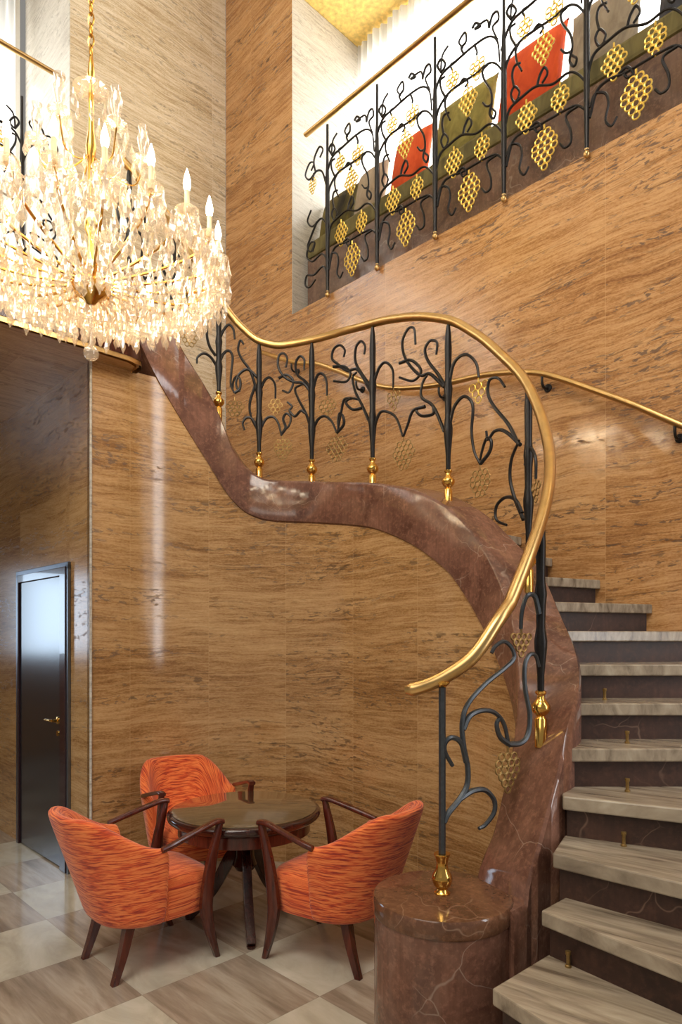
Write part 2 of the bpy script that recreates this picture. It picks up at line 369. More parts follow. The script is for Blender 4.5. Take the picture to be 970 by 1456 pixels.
# left gallery recess, the same plan turned round the corner
wall('wall_left_gallery_end', [(2.426, 7.1), (2.426, VB+.002)], ZG, 8.72, M['trav_grey'], .1)
m = MB(); m.box(P(-.6, 6.61, ZG-.06), (6.0, .98, .11), Matrix.Rotation(AU, 3, 'Z')); struct(m.build('floor_left_gallery', M['marble_band']))
m = MB(); m.box(P(-.6, 6.61, 8.80), (6.0, 1.1, .1), Matrix.Rotation(AU, 3, 'Z')); struct(m.build('ceiling_left_gallery', M['gold_ceil']))
wall('wall_left_gallery_header', [(-4.0, VB), (2.42, VB)], 8.72, ZC, M['trav_lit'], .12)
wall('wall_left_gallery_window', [(-4.0, 7.1), (2.43, 7.1)], ZG, 5.2, M['white_paint'], .1)
m = MB(); m.box(P(.3, 1.6, ZC+.06), (7.8, 9.0, .1), Matrix.Rotation(AU, 3, 'Z')); struct(m.build('ceiling', M['ceil']))
# mezzanine slab over the corridor: its lower face is the low ceiling at the left, its near edge carries a trim
m = MB()
pl = [(-6, 4.05), (2.02, 4.05), (2.10, 4.07), (2.13, 4.12), (2.13, 4.22), (1.86, 4.222), (1.86, 9.5), (-6, 9.5)]
uvp = [(a[0], a[1]) for a in pl]
n = len(pl); lo = [P(a, b, 3.412) for a, b in pl]; hi = [P(a, b, 3.80) for a, b in pl]
m.add(lo+hi, [tuple(range(n))[::-1], tuple(range(n, 2*n))]+[(i, (i+1) % n, n+(i+1) % n, n+i) for i in range(n)], uvp+uvp, False)
struct(m.build('ceiling_mezzanine', M['soffit']))
def edge(z0, z1, o, name, mat):
    pth = [(-6, 4.05-o), (2.02, 4.05-o), (2.10+.7*o, 4.07-.7*o), (2.13+o, 4.12), (2.13+o, 4.2)]
    mm = MB(); mm.grid([[P(a, b, z0), P(a, b, z1)] for a, b in pth]+[[P(a, b, z0), P(a, b, z1)] for a, b in [(2.12, 4.2), (2.1, 4.1), (2.02, 4.06), (-6, 4.06)]], cu=True)
    return struct(mm.build(name, mat))
edge(3.395, 3.425, .018, 'trim_1', M['brass_rail']); edge(3.425, 3.50, .022, 'trim_2', M['wood_dark'])
edge(3.50, 3.82, .006, 'wall_mezzanine_edge', M['trav_niche'])
# corridor wall with the door opening (plane u = 1.85)
UD = 1.85; DV0, DV1 = 4.575, 5.53; DZ = 2.10
wall('wall_corridor', [(UD, 9.5), (UD, DV1)], 0, 3.412, M['trav_dark'], .1)
wall('wall_corridor', [(UD, DV0), (UD, 4.24)], 0, 3.412, M['trav_dark'], .1, .3)
wall('wall_corridor_over_door', [(UD, DV1), (UD, DV0)], DZ, 3.412, M['trav_dark'], .1, .6)
m = MB(); m.tube([P(UD-.004, 4.223, 0.0), P(UD-.004, 4.223, 3.40)], .009, 8); struct(m.build('trim_3', M['trav_grey']))
# door: leaf, frame, lever handle
door = struct(empty('door_1', P(UD, (DV0+DV1)/2, 0), AU)); W2 = (DV1-DV0)/2      # local x = u (into wall), local y = v
fr = MB()
fr.box((.03, W2-.0125, DZ/2), (.11, .025, DZ)); fr.box((.012, -W2+.05, DZ/2), (.085, .10, DZ))
fr.box((.03, 0, DZ-.03), (.11, 2*W2, .06)); fr.build('door_frame', M['door_frame'], door, bevel=.004)
ar = MB()
for s in (-1, 1): ar.box((-.012, s*(W2+.005), DZ/2), (.022, .05, DZ+.03))
ar.box((-.012, 0, DZ+.005), (.022, 2*W2+.06, .05)); ar.build('architrave', M['steel'], door, bevel=.003)
lf = MB(); lf.box((.012, .0375, DZ/2-.025), (.045, 2*W2-.129, DZ-.07)); leaf = lf.build('door_leaf', M['door'], door, bevel=.003)
hd = MB(); hy = -(W2-.17)
hd.lathe([(0, 0), (.026, 0), (.026, .008), (.012, .012), (.010, .045), (0, .046)], 16, Matrix.Rotation(-PI/2, 3, 'Y'), (-.010, hy, 1.03))
hd.tube(cr([(-.05, hy, 1.03), (-.058, hy+.03, 1.03), (-.056, hy+.12, 1.028)], 5), .009, 8); hd.build('door_handle', M['brass'], leaf)
kh = MB(); kh.lathe([(0, 0), (.02, 0), (.02, .007), (.006, .008), (0, .006)], 14, Matrix.Rotation(-PI/2, 3, 'Y'), (-.010, hy, .94)); kh.build('keyhole_plate', M['brass'], leaf)
wall('wall_corridor_end', [(-6, 9.5), (1.9, 9.5)], 0, 3.412, M['trav_dark'], .1)
# curved niche wall under the stair
NI = [(UD, 4.227)]
wc = curve_samples(0)
stn = [SS[i] for i in range(len(wc)) if wc[i][0] > UD+.02 or i > 40]
path = [(UD, 4.227)]+[wc[i] for i in range(len(wc)) if (wc[i][0] > UD+.02 or i > 40) and SS[i] < 5.05]
sts = [0]+[SS[i] for i in range(len(wc)) if (wc[i][0] > UD+.02 or i > 40) and SS[i] < 5.05]
arc = [0.0]
for a, b in zip(path, path[1:]): arc.append(arc[-1]+math.hypot(b[0]-a[0], b[1]-a[1]))
def topz(q):
    i = min(range(len(arc)), key=lambda k: abs(arc[k]-q)); return min(3.42, interp(ZB, sts[i])+.05)
def wz(q): return topz(q-.29)
wall('wall_niche', path, 0, wz, M['trav_niche'], .06, .29)

# ---------------------------------------------------------------- staircase
stair = tag(empty('staircase', P(2.9, 1.5, 0)), 'curving marble staircase with brown marble string and pale stone treads', 'staircase')
SL = stair.location
def rel(p): return Vector(p)-SL
m = MB(); rows = []; N = 420
for k in range(N+1):
    S = .75+(5.185-.75)*k/N
    Sq = S+.085*max(0, min(1, (S-4.55)/.5)); zw, zs, zb = interp(ZW, S), interp(ZS, Sq), interp(ZB, S)
    zb2 = max(0, min(zb, zs-.55)) if S < 4.2 else max(0.0, zs-.55-(S-4.2)*3)
    zb = max(0, zb); a, b = .02, .02
    zw = max(zw, zb+.03)
    rows.append([rel(at(S, -.012, zb)), rel(at(S, -.012, zw-a)), rel(at(S, -.012+.012, zw)), rel(at(Sq, CW-.012, zs)), rel(at(Sq, CW, zs-a)), rel(at(Sq, CW, zb2))])
m.grid(rows, cv=True, caps=True)
m.build('stringer', M['marble'], stair)
RISE = .165
def ztread(n): return .488+RISE*(n-1)
FR = {-1: ((.22,1.80),(.02,-1)), 0: ((.33,1.98),(.27,-.963)), 1: ((.482,2.125),(.512,-.859)), 2: ((.70,2.33),(.597,-.802)), 3: ((.797,2.42),(.729,-.685)), 4: ((.90,2.61),(.885,-.465)), 5: ((.95,2.755),(1,.005)), 6: ((1.044,2.985),(1,.0)), 7: ((1.117,3.22),(1,.02))}
LEN = {-1: 1.5, 0: 1.6, 1: 1.7, 2: 1.8, 3: 2.0, 4: 2.1}
fronts = {}
for k, (p, d) in FR.items():
    p = Vector((p[0], p[1], 0)); d = Vector((d[0], d[1], 0)).normalized()
    if k in LEN: q = p+d*LEN[k]
    else:
        t = (UW-.004-(p.x*DU[0]+p.y*DU[1]))/(d.x*DU[0]+d.y*DU[1]); q = p+d*t
    fronts[k] = (p, q)
def outer(v): return P(UW-.004, v)
fronts[8] = (Vector((1.165, 3.44, 0)), outer(1.14))
fronts[9] = (at(3.985, CW, 0), outer(1.553)); fronts[10] = (at(3.79, CW, 0), outer(1.87))
stz = [(S/100, interp(ZS, S/100)) for s in [0] for S in range(60, 379)]
last = 3.79; vout = 1.87
for k in range(11, 26):
    z = ztread(k)+.14
    S = next((a for a, b in sorted(stz, reverse=True) if b >= z and a < last-.08), None)
    if S is None: break
    p = at(S, CW, 0)
    if S > 2.75: vout = max(vout+.2, p.x*DV[0]+p.y*DV[1]); q = outer(min(vout, 5.2))
    elif S > 1.2: f = (2.75-S)/1.55; q = P(UW-.004-1.4*f**2, min(5.97, 4.2+2.6*f))
    else: q = P(2.0-.2*(1.2-S), 5.97)
    fronts[k] = (p, q); last = S
kmax = max(fronts)
for k in range(-1, kmax):
    a, b = fronts[k]; c, d = fronts[k+1]
    ins = (a-b).normalized()*(.03 if k > 2 else 0); ins2 = (c-d).normalized()*(.03 if k > 2 else .0)
    z = ztread(k); a = a+ins; c2 = c+ins2
    fwd = Vector((-(b-a).y, (b-a).x, 0)).normalized()
    if fwd.dot((c+d)/2-(a+b)/2) < 0: fwd = -fwd
    ov = .045
    f2 = Vector((-(d-c).y, (d-c).x, 0)).normalized()
    if f2.dot((c+d)/2-(a+b)/2) < 0: f2 = -f2
    mm = MB(); mm.prism([rel(a), rel(b), rel(d+f2*ov), rel(c2+f2*ov)], z-.055, z)
    tr_ = mm.build('tread', M['tread'], stair, bevel=.006)
    mm = MB(); s = .035
    z0 = 0 if k <= 2 else (z-RISE-.02 if k < 8 else z-RISE-.06)
    mm.prism([rel(a+fwd*s+(b-a).normalized()*.01), rel(b+fwd*s), rel(d+f2*ov), rel(c2+f2*ov)], z0, z-.054)
    mm.build('riser', M['marble_riser'], stair)
    BR = {1: (.771, 2.262), 2: (.912, 2.388), 3: (1.069, 2.52), 4: (1.16, 2.70), 5: (1.243, 2.895), 6: (1.25, 3.16)}
    if k in BR:
        bm_ = MB(); p = rel((*BR[k], z))
        bm_.lathe([(0, 0), (.011, 0), (.011, .006), (.007, .009), (.007, .04), (.010, .044), (.010, .054), (0, .056)], 12, None, p)
        bm_.build('rod_bracket', M['brass_dull'], tr_)
# newel drum
m = MB(); Dc = P(2.07, 1.57); DR = .262; DZT = .62
m.lathe([(0, 0), (DR, 0), (DR, .56)], 64, None, rel(Dc)); dr = m.build('newel_drum', M['marble'], stair)
m = MB(); m.lathe([(0, .555), (DR+.004, .555), (DR+.006, .56), (DR+.006, .61), (DR, DZT), (0, DZT)], 64, None, rel(Dc)); m.build('drum_cap', M['marble_top'], dr)

# ---------------------------------------------------------------- balustrades
def ring_cluster(mb, c, ax, rows, d, r=.0032, stem=.03):
    """flat bunch of touching rings hanging below c in the vertical plane of ax"""
    up = Vector((0,0,1)); c = Vector(c); ax = Vector(ax).normalized(); dy = d*.80
    for j, n in enumerate(rows):
        for i in range(n):
            p = c+ax*((i-(n-1)/2)*d)-up*(stem+d*.5+j*dy)
            mb.torus(p, ax, up, d*.5-r*.3, r, 12, 5)
    mb.tube([c, c-up*stem], r*1.2, 6)
def foot_prof(sock):
    return [(0, -sock), (.021, -sock), (.022, 0), (.017, .006), (.015, .012), (.027, .026), (.034, .042), (.033, .058), (.022, .076), (.014, .088), (.013, .10), (.020, .108), (.020, .118), (.013, .122), (0, .122)]
POSTPROF = lambda h: [(0, 0), (.011, 0), (.012, h*.12), (.021, h*.26), (.022, h*.30), (.015, h*.38), (.017, h*.50), (.021, h*.56), (.015, h*.64), (.017, h*.84), (.014, h*.93), (.007, h), (0, h)]
RAIL = [(.5,5.0),(.8,4.93),(1.1,4.72),(1.3,4.46),(1.474,4.22),(1.537,4.118),(1.681,3.937),(1.838,3.815),(1.998,3.778),(2.217,3.785),(2.449,3.79),(2.767,3.761),(3.081,3.695),(3.404,3.566),(3.626,3.395),(3.825,3.20),(4.024,3.0),(4.21,2.775),(4.4,2.545),(4.6,2.325),(4.794,2.11),(4.914,1.965),(5.08,1.74)]
bal = tag(empty('stair_balustrade', at(3.0, .135, 2.6)), 'black wrought iron vine balustrade with brass handrail rising beside the curved marble stair', 'balustrade')
BL = bal.location
def rb(p): return Vector(p)-BL
m = MB()
rp = [at(s/50, .135, interp(RAIL, s/50)) for s in range(39, 254)]+cr([at(5.08, .135, 1.74), P(2.235, 1.432, 1.665), P(2.14, 1.475, 1.535), P(2.07, 1.565, 1.452), P(2.03, 1.65, 1.412), P(2.005, 1.70, 1.402)], 8)
m.tube([rb(p) for p in rp], lambda t: .027 if t < .985 else .027-.010*(t-.985)/.015, 14)
m.build('handrail', M['brass_rail'], bal)
POSTS = [('Y',.88),('Z',1.2),('A',1.53),('B',1.828),('C',2.236),('D',2.767),('E',3.404),('F',4.075),('G',4.80)]
VINE = {}
VINE={
'A': [[(1.506,3.698),(1.462,3.765),(1.443,3.854),(1.456,3.947),(1.487,3.991),(1.503,3.972)],[(1.524,3.791),(1.562,3.886),(1.603,3.934),(1.637,3.901),(1.647,3.83)],[(1.518,3.617),(1.471,3.684),(1.421,3.705),(1.377,3.673),(1.371,3.626)],[(1.524,3.618),(1.562,3.712),(1.603,3.742),(1.631,3.696),(1.622,3.583),(1.618,3.491),(1.644,3.43)],[(1.644,3.43),(1.684,3.462),(1.687,3.524),(1.662,3.554),(1.637,3.518),(1.631,3.457)]] ,
'B': [[(1.822,3.401),(1.766,3.586),(1.703,3.678),(1.672,3.749),(1.687,3.821),(1.712,3.795)],[(1.822,3.156),(1.775,3.238),(1.734,3.248),(1.706,3.207),(1.719,3.156)],[(1.797,3.484),(1.759,3.361),(1.766,3.258),(1.819,3.145)],[(1.816,3.545),(1.744,3.607),(1.684,3.575),(1.659,3.523),(1.662,3.472),(1.687,3.442)],[(1.832,3.442),(1.869,3.523),(1.91,3.542),(1.948,3.489),(1.951,3.386)],[(1.832,3.155),(1.879,3.236),(1.932,3.25),(1.973,3.201),(1.998,3.108)],[(1.998,3.118),(2.029,3.167),(2.01,3.23),(2.035,3.269),(2.07,3.235),(2.054,3.175),(2.016,3.148)]] ,
'C': [[(2.226,3.41),(2.167,3.478),(2.089,3.498),(2.016,3.545),(1.973,3.62),(1.979,3.701),(2.016,3.714),(2.042,3.675),(2.032,3.611)],[(1.976,3.534),(2.035,3.554),(2.089,3.504),(2.057,3.425),(2.004,3.442)],[(2.226,3.37),(2.198,3.474),(2.123,3.545),(2.107,3.628),(2.139,3.68),(2.176,3.649),(2.173,3.579)],[(2.226,3.148),(2.189,3.254),(2.132,3.361),(2.104,3.445),(2.167,3.474)],[(2.189,3.254),(2.148,3.278),(2.101,3.243),(2.06,3.287),(2.079,3.316),(2.042,3.354)],[(2.242,3.408),(2.277,3.513),(2.32,3.525),(2.355,3.469),(2.361,3.359)],[(2.242,3.126),(2.289,3.2),(2.345,3.212),(2.402,3.163),(2.443,3.077)],[(2.443,3.077),(2.502,3.126),(2.496,3.186),(2.465,3.211),(2.452,3.164),(2.455,3.105)]] ,
'D': [[(2.754,3.327),(2.656,3.459),(2.606,3.55),(2.612,3.644),(2.656,3.674),(2.696,3.629),(2.687,3.574)],[(2.748,3.3),(2.631,3.481),(2.534,3.5),(2.449,3.569),(2.402,3.619),(2.418,3.684),(2.471,3.697),(2.512,3.652),(2.502,3.605)],[(2.414,3.557),(2.508,3.535),(2.562,3.474),(2.521,3.425),(2.414,3.454)],[(2.748,3.074),(2.668,3.226),(2.606,3.337),(2.581,3.44),(2.618,3.469)],[(2.668,3.207),(2.581,3.217),(2.521,3.278),(2.568,3.297),(2.643,3.27)],[(2.568,3.297),(2.508,3.301),(2.483,3.227),(2.449,3.076)],[(2.775,3.348),(2.827,3.438),(2.886,3.459),(2.949,3.391),(2.954,3.272)],[(2.775,3.034),(2.827,3.126),(2.886,3.13),(2.978,3.067),(3.038,2.93)]] ,
'E': [[(3.382,3.16),(3.331,3.248),(3.249,3.358),(3.222,3.441),(3.263,3.483),(3.317,3.455),(3.312,3.382)],[(3.374,3.162),(3.263,3.274),(3.179,3.291),(3.065,3.424),(3.033,3.545),(3.081,3.618),(3.133,3.601),(3.144,3.499)],[(3.008,3.418),(3.109,3.406),(3.19,3.317),(3.125,3.269),(3.008,3.324)],[(3.374,2.888),(3.29,3.061),(3.195,3.145),(3.201,3.231),(3.241,3.274)],[(3.29,3.061),(3.285,3.015),(3.195,3.026),(3.152,3.073),(3.222,3.084)],[(3.222,3.078),(3.125,3.076),(3.081,2.998),(3.043,2.928)],[(3.406,3.153),(3.447,3.288),(3.533,3.314),(3.609,3.239),(3.631,3.147)],[(3.406,2.881),(3.447,3.017),(3.523,3.064),(3.585,2.993),(3.577,2.842),(3.597,2.716),(3.644,2.629)],[(3.644,2.635),(3.715,2.689),(3.729,2.745),(3.693,2.774),(3.661,2.722),(3.639,2.656)]] ,
'F': [[(3.987,2.657),(3.842,2.773),(3.756,2.797),(3.702,2.762),(3.688,2.815)],[(3.953,2.685),(3.874,2.802),(3.756,2.934),(3.702,3.029),(3.715,3.105),(3.786,3.091),(3.842,3.023)],[(4.019,2.244),(3.935,2.371),(3.889,2.494),(3.904,2.604),(3.977,2.687)],[(4.004,2.283),(3.935,2.371),(3.842,2.398),(3.771,2.363),(3.771,2.285),(3.857,2.242)],[(4.041,2.532),(4.087,2.61),(4.163,2.536),(4.168,2.429)]] ,
}
NV=[[(0.014,0.894),(0.062,0.929),(0.17,0.976),(0.239,1.027),(0.244,1.096),(0.207,1.176),(0.19,1.266),(0.244,1.343),(0.419,1.42),(0.628,1.483),(0.722,1.523),(0.695,1.565),(0.615,1.591),(0.523,1.571),(0.484,1.545)],[(0.17,0.976),(0.293,0.999),(0.419,0.994),(0.51,0.95),(0.51,0.899),(0.419,0.855),(0.356,0.845)],[(0.231,1.116),(0.182,1.192),(0.098,1.218),(0.031,1.203),(0.026,1.165),(0.098,1.108)],[(0.199,1.246),(0.268,1.298),(0.394,1.315),(0.523,1.301),(0.615,1.252),(0.668,1.157)],[(0.668,1.168),(0.575,1.202),(0.538,1.254),(0.575,1.284)],[(0.668,1.168),(0.79,1.168),(0.873,1.201),(0.895,1.285),(0.845,1.391),(0.839,1.486),(0.887,1.533),(0.957,1.532),(0.999,1.484)],[(0.999,1.708),(0.957,1.776),(0.901,1.789),(0.845,1.769),(0.804,1.706),(0.795,1.643)]]
GT= [[(0.031,4.966),(0.094,5.029),(0.202,4.995),(0.233,4.92),(0.202,4.831),(0.263,4.772),(0.323,4.81)],[(0.031,4.9),(0.11,5.041),(0.233,5.067),(0.412,5.048),(0.586,5.046),(0.781,5.042),(0.902,5.023),(1.008,4.949)],[(0.902,5.019),(0.794,5.014),(0.767,4.985),(0.821,4.889),(0.821,4.812),(0.753,4.8),(0.698,4.844)],[(0.015,5.188),(0.078,5.283),(0.233,5.312),(0.412,5.321),(0.614,5.265),(0.781,5.274),(0.889,5.235),(1.003,5.132)],[(0.202,5.323),(0.141,5.311),(0.094,5.377),(0.141,5.418),(0.202,5.363),(0.187,5.325)],[(0.134,5.416),(0.11,5.504),(0.141,5.558),(0.217,5.554)],[(0.427,5.321),(0.456,5.377),(0.514,5.412),(0.551,5.358),(0.485,5.316)],[(-0.0,5.494),(0.047,5.626),(0.202,5.699),(0.412,5.707),(0.614,5.698),(0.781,5.708),(0.889,5.671),(0.989,5.577)],[(0.156,5.693),(0.094,5.774),(0.085,5.844),(0.156,5.849)],[(0.781,5.705),(0.712,5.689),(0.726,5.622),(0.821,5.506),(0.835,5.408),(0.767,5.411),(0.712,5.455)],[(0.835,5.408),(0.808,5.342),(0.862,5.291),(0.889,5.327),(0.84,5.368)],[(0.202,5.699),(0.156,5.66),(0.171,5.58),(0.233,5.492)],[(0.338,5.065),(0.427,5.075),(0.485,5.016),(0.427,5.011),(0.383,5.058)],[(0.383,5.71),(0.441,5.727),(0.5,5.68),(0.456,5.657)],[(-0.036,5.733),(0.095,5.875),(0.315,5.899),(0.595,5.914),(0.798,5.897),(0.913,5.817),(0.945,5.665)],[(0.095,5.9),(0.039,5.969),(0.095,6.0),(0.162,5.935),(0.095,5.908),(0.114,6.018),(0.206,6.061)],[(0.439,5.905),(0.404,5.966),(0.474,5.99),(0.457,6.061),(0.368,6.027),(0.421,5.96)],[(0.561,6.047),(0.612,6.068),(0.681,6.019),(0.595,6.03),(0.764,6.028),(0.798,5.96)],[(0.798,5.96),(0.847,6.029),(0.913,6.028),(0.929,5.967),(0.847,5.942),(0.913,5.832)],[(0.315,5.899),(0.242,5.899),(0.271,5.848)],[(0.595,5.914),(0.63,5.854),(0.623,5.832)]]
CLUS = {'A': [((1.647,3.40),[3,4,3,2],.034)], 'B': [((1.951,3.41),[2,3,2,1],.036), ((2.007,3.11),[3,4,4,3,2,1],.034)], 'C': [((2.365,3.36),[3,4,3,2],.036), ((2.443,3.08),[3,4,5,4,3,2],.036)],
        'D': [((2.958,3.275),[3,3,2,1],.038), ((3.045,2.93),[3,4,5,4,3,2],.038)], 'E': [((3.628,3.15),[3,2,1],.048), ((3.640,2.63),[3,4,4,3,2],.038)], 'F': [((4.168,2.44),[3,2,1],.04)], 'G': []}
posts = {}
for nm_, s_ in (('Y', .88), ('Z', 1.2)):            # the two posts near the top repeat the scrolls of the next one
    dz = interp(ZW, s_)-interp(ZW, 1.53)
    if nm_ == 'Y': dz -= .06
    VINE[nm_] = [[(a+s_-1.53, b+dz) for a, b in c] for c in VINE['A']]; CLUS[nm_] = [((a[0]+s_-1.53, a[1]+dz), r_, d) for a, r_, d in CLUS['A']]
for nm, S in POSTS:
    zc = (interp(ZW, S)+interp(ZS, S))/2; zr = interp(RAIL, S)-.02
    base = at(S, .135, zc+(.05 if nm in 'FG' else 0))
    m = MB(); m.lathe([(a*1.3, b) for a, b in POSTPROF(zr-zc-.16)], 10, None, rb(base)+Vector((0,0,.16)))
    po = m.build('baluster', M['iron'], bal); posts[nm] = po
    m = MB(); m.lathe([(a*1.2, b) for a, b in foot_prof(.12)], 18, None, rb(base)+Vector((0,0,.06))); m.build('brass_foot', M['brass'], po)
    for c in VINE.get(nm, []):
        m = MB(); m.tube([rb(at(p.x, .135, p.y)) for p in cr([(a, b, 0) for a, b in c], 6)], lambda t: .0115-.004*t, 7); m.build('vine_scroll', M['iron'], po)
    for (s_, z_), rows_, d_ in CLUS[nm]:
        m = MB(); ax = at(s_+.05, .135, 0)-at(s_-.05, .135, 0); ring_cluster(m, rb(at(s_, .135, z_)), ax, rows_, d_)
        m.build('grape_cluster', M['gilt'] if (nm == 'E' and len(rows_) == 3) else M['brass_dull'], po)
# newel post on the drum
nb = P(2.07, 1.57, DZT); m = MB()
m.tube([rb(nb+Vector((0,0,.13))), rb(nb+Vector((0,0,.80)))], .0135, 6); po = m.build('newel_post', M['iron_grey'], bal)
m = MB(); m.lathe([(0, 0), (.030, 0), (.031, .006), (.022, .014), (.020, .02), (.034, .036), (.040, .056), (.036, .074), (.024, .095), (.021, .118), (.026, .14), (.031, .150), (.031, .156), (0, .156)], 24, None, rb(nb)); m.build('brass_foot', M['brass'], po)
m = MB(); m.lathe([(0, 0), (.014, 0), (.03, .016), (.03, .022), (0, .022)], 16, None, rb(nb+Vector((0,0,.795)))); m.build('rail_plate', M['brass'], po)
A0 = Vector((.39, 2.568, 0)); B0 = Vector((.8405, 2.8268, 0))
def ch(t, z): p = A0+(B0-A0)*t; return rb((p.x, p.y, z))
for c in NV:
    m = MB(); m.tube([ch(p.x, p.y) for p in cr([(a, b, 0) for a, b in c], 7)], lambda t: .0125-.0045*t, 7); m.build('vine_scroll', M['iron_grey'], po)
for (t_, z_), rows_, d_ in [((.655,1.165),[3,4,4,3,2,1],.031), ((.80,1.655),[4,3,2,1],.027)]:
    m = MB(); ring_cluster(m, ch(t_, z_), B0-A0, rows_, d_*1.08, .0042); m.build('grape_cluster', M['brass_dull'], po)

# wall handrail on the right wall
wh = tag(empty('wall_handrail', P(4.02, 2.5, 3.4)), 'slim brass handrail fixed along the right travertine wall above the stairs', 'handrail')
WHP = [(.4,2.15),(.9,2.5),(1.362,2.812),(1.638,3.001),(1.899,3.164),(2.135,3.305),(2.287,3.376),(2.501,3.437),(2.731,3.478),(3.108,3.516),(3.53,3.609),(3.841,3.745),(4.179,3.937),(4.453,4.08),(4.75,4.18),(5.28,4.44)]
m = MB(); m.tube([p-wh.location for p in cr([P(4.02, v, z) for v, z in WHP], 5)], .020, 12); m.build('handrail', M['brass_rail'], wh)
for v in (.95, 1.40, 2.23, 3.08, 3.95, 4.8):
    z = interp(WHP, v); m = MB()
    m.tube([p-wh.location for p in cr([P(4.02, v, z-.012), P(4.02, v, z-.06), P(4.045, v, z-.085), P(4.095, v, z-.075)], 5)], .009, 8)
    m.lathe([(0, 0), (.028, 0), (.026, .008), (.012, .012), (0, .012)], 14, Matrix.Rotation(AU, 3, 'Z') @ Matrix.Rotation(-PI/2, 3, 'Y'), P(4.098, v, z-.075)-wh.location)
    m.build('bracket', M['iron'], wh)

# gallery balustrades
def gallery_rail(name, label, o, along, first, npan, railz, v_end, extra):
    """o(t, z): point t metres along the run; posts every .603 m"""
    g = tag(empty(name, o(first, 4.7)), label, 'balustrade', None); g0 = g.location
    R = lambda p: Vector(p)-g0
    mm = MB(); mm.tube([R(o(first-v_end, railz)), R(o(first+.603*npan+.1, railz))], .026, 12, flat=.7); mm.build('handrail', M['brass_rail'], g)
    ax = (o(1, 0)-o(0, 0)).normalized()
    shared = {}
    for k in range(npan+1):
        b = o(first+.603*k, 4.70)
        if 'post' not in shared:
            mm = MB(); mm.tube([R(b)+Vector((0,0,z))-R(b) for z in (0, .3, .6, .9, 1.05, 1.2, 1.5)], lambda t: .0145+.007*math.sin(PI*min(1, t*1.3)) if t < .75 else .012, 8)
            shared['post'] = mm.mesh('baluster', M['iron'])
            mm = MB(); mm.lathe([(0, -.045), (.012, -.04), (.022, -.025), (.022, -.012), (.013, 0), (.016, .012), (0, .014)], 14); shared['tip'] = mm.mesh('brass_tip', M['brass_rail'])
            shared['vine'] = []
            for c in GT:
                mm = MB(); mm.tube([ax*(p.x*.603)+Vector((0,0,p.y-4.70)) for p in cr([(a, z, 0) for a, z in c], 5)], lambda t: .0095-.002*t, 6); shared['vine'].append(mm.mesh('vine_scroll', M['iron']))
            shared['clus'] = []
            for (t, z), rows_, d_ in [((.514,5.03),[2,3,4,4,3,2,1],.047), ((.29,5.275),[2,3,4,3,2,1],.041), ((.70,5.245),[2,3,3,2,1],.042), ((.50,5.665),[2,3,4,3,2,1],.041), ((.271,5.86),[2,3,2,1],.040), ((.63,5.82),[3,3,2,1],.042)]:
                mm = MB(); ring_cluster(mm, ax*(t*.603)+Vector((0,0,z-4.70)), ax, rows_, d_, .0054); shared['clus'].append(mm.mesh('grape_cluster', M['gilt']))
        def put(nm, me, par, loc):
            ob = bpy.data.objects.new(nm, me); C.objects.link(ob); ob.parent = par; ob.location = loc; return ob
        po = put('baluster', shared['post'], g, R(b)); put('brass_tip', shared['tip'], po, (0,0,0))
        if k < npan:
            for me in shared['vine']: put('vine_scroll', me, po, (0,0,0))
            for me in shared['clus']: put('grape_cluster', me, po, (0,0,0))
        if k == 0 and extra:
            for c in extra:
                mm = MB(); mm.tube([ax*p.x+Vector((0,0,p.y-4.70)) for p in cr([(a, z, 0) for a, z in c], 5)], lambda t: .0095-.002*t, 6); mm.build('vine_scroll', M['iron'], po)
            for t, z in ((-.2, 5.85), ):
                mm = MB(); ring_cluster(mm, ax*t+Vector((0,0,z-4.70)), ax, [2,3,3,2,1], .034, .0042); mm.build('grape_cluster', M['gilt'], po)
    return g
EX = [[(0,5.62),(-.06,5.80),(-.14,5.86),(-.24,5.83),(-.3,5.90),(-.24,5.98),(-.18,5.95),(-.22,5.90)], [(-.16,5.86),(-.18,5.98),(-.11,6.06),(-.06,6.01),(-.10,5.96)], [(-.18,5.86),(-.2,5.80)],
      [(0,5.30),(-.08,5.40),(-.2,5.38),(-.27,5.46),(-.22,5.54)], [(-.14,5.40),(-.22,5.30),(-.27,5.22),(-.22,5.16),(-.17,5.22)], [(0,5.0),(-.08,5.08),(-.2,5.06),(-.28,5.14),(-.24,5.24),(-.17,5.22),(-.2,5.15)],
      [(0,4.86),(-.06,4.96),(-.18,4.93),(-.28,4.96),(-.3,4.88),(-.24,4.84),(-.16,4.88)]]
gallery_rail('gallery_balustrade', 'tall black iron grapevine balustrade with gilt clusters along the upper gallery at right', lambda t, z: P(4.07, 4.96-t, z), None, .60, 7, 6.27, .30, EX)
gallery_rail('gallery_balustrade', 'black iron scroll balustrade with brass rail at upper left, half hidden by chandelier', lambda t, z: P(2.40-t, 5.94, z), None, .40, 6, 6.56, .36, EX)
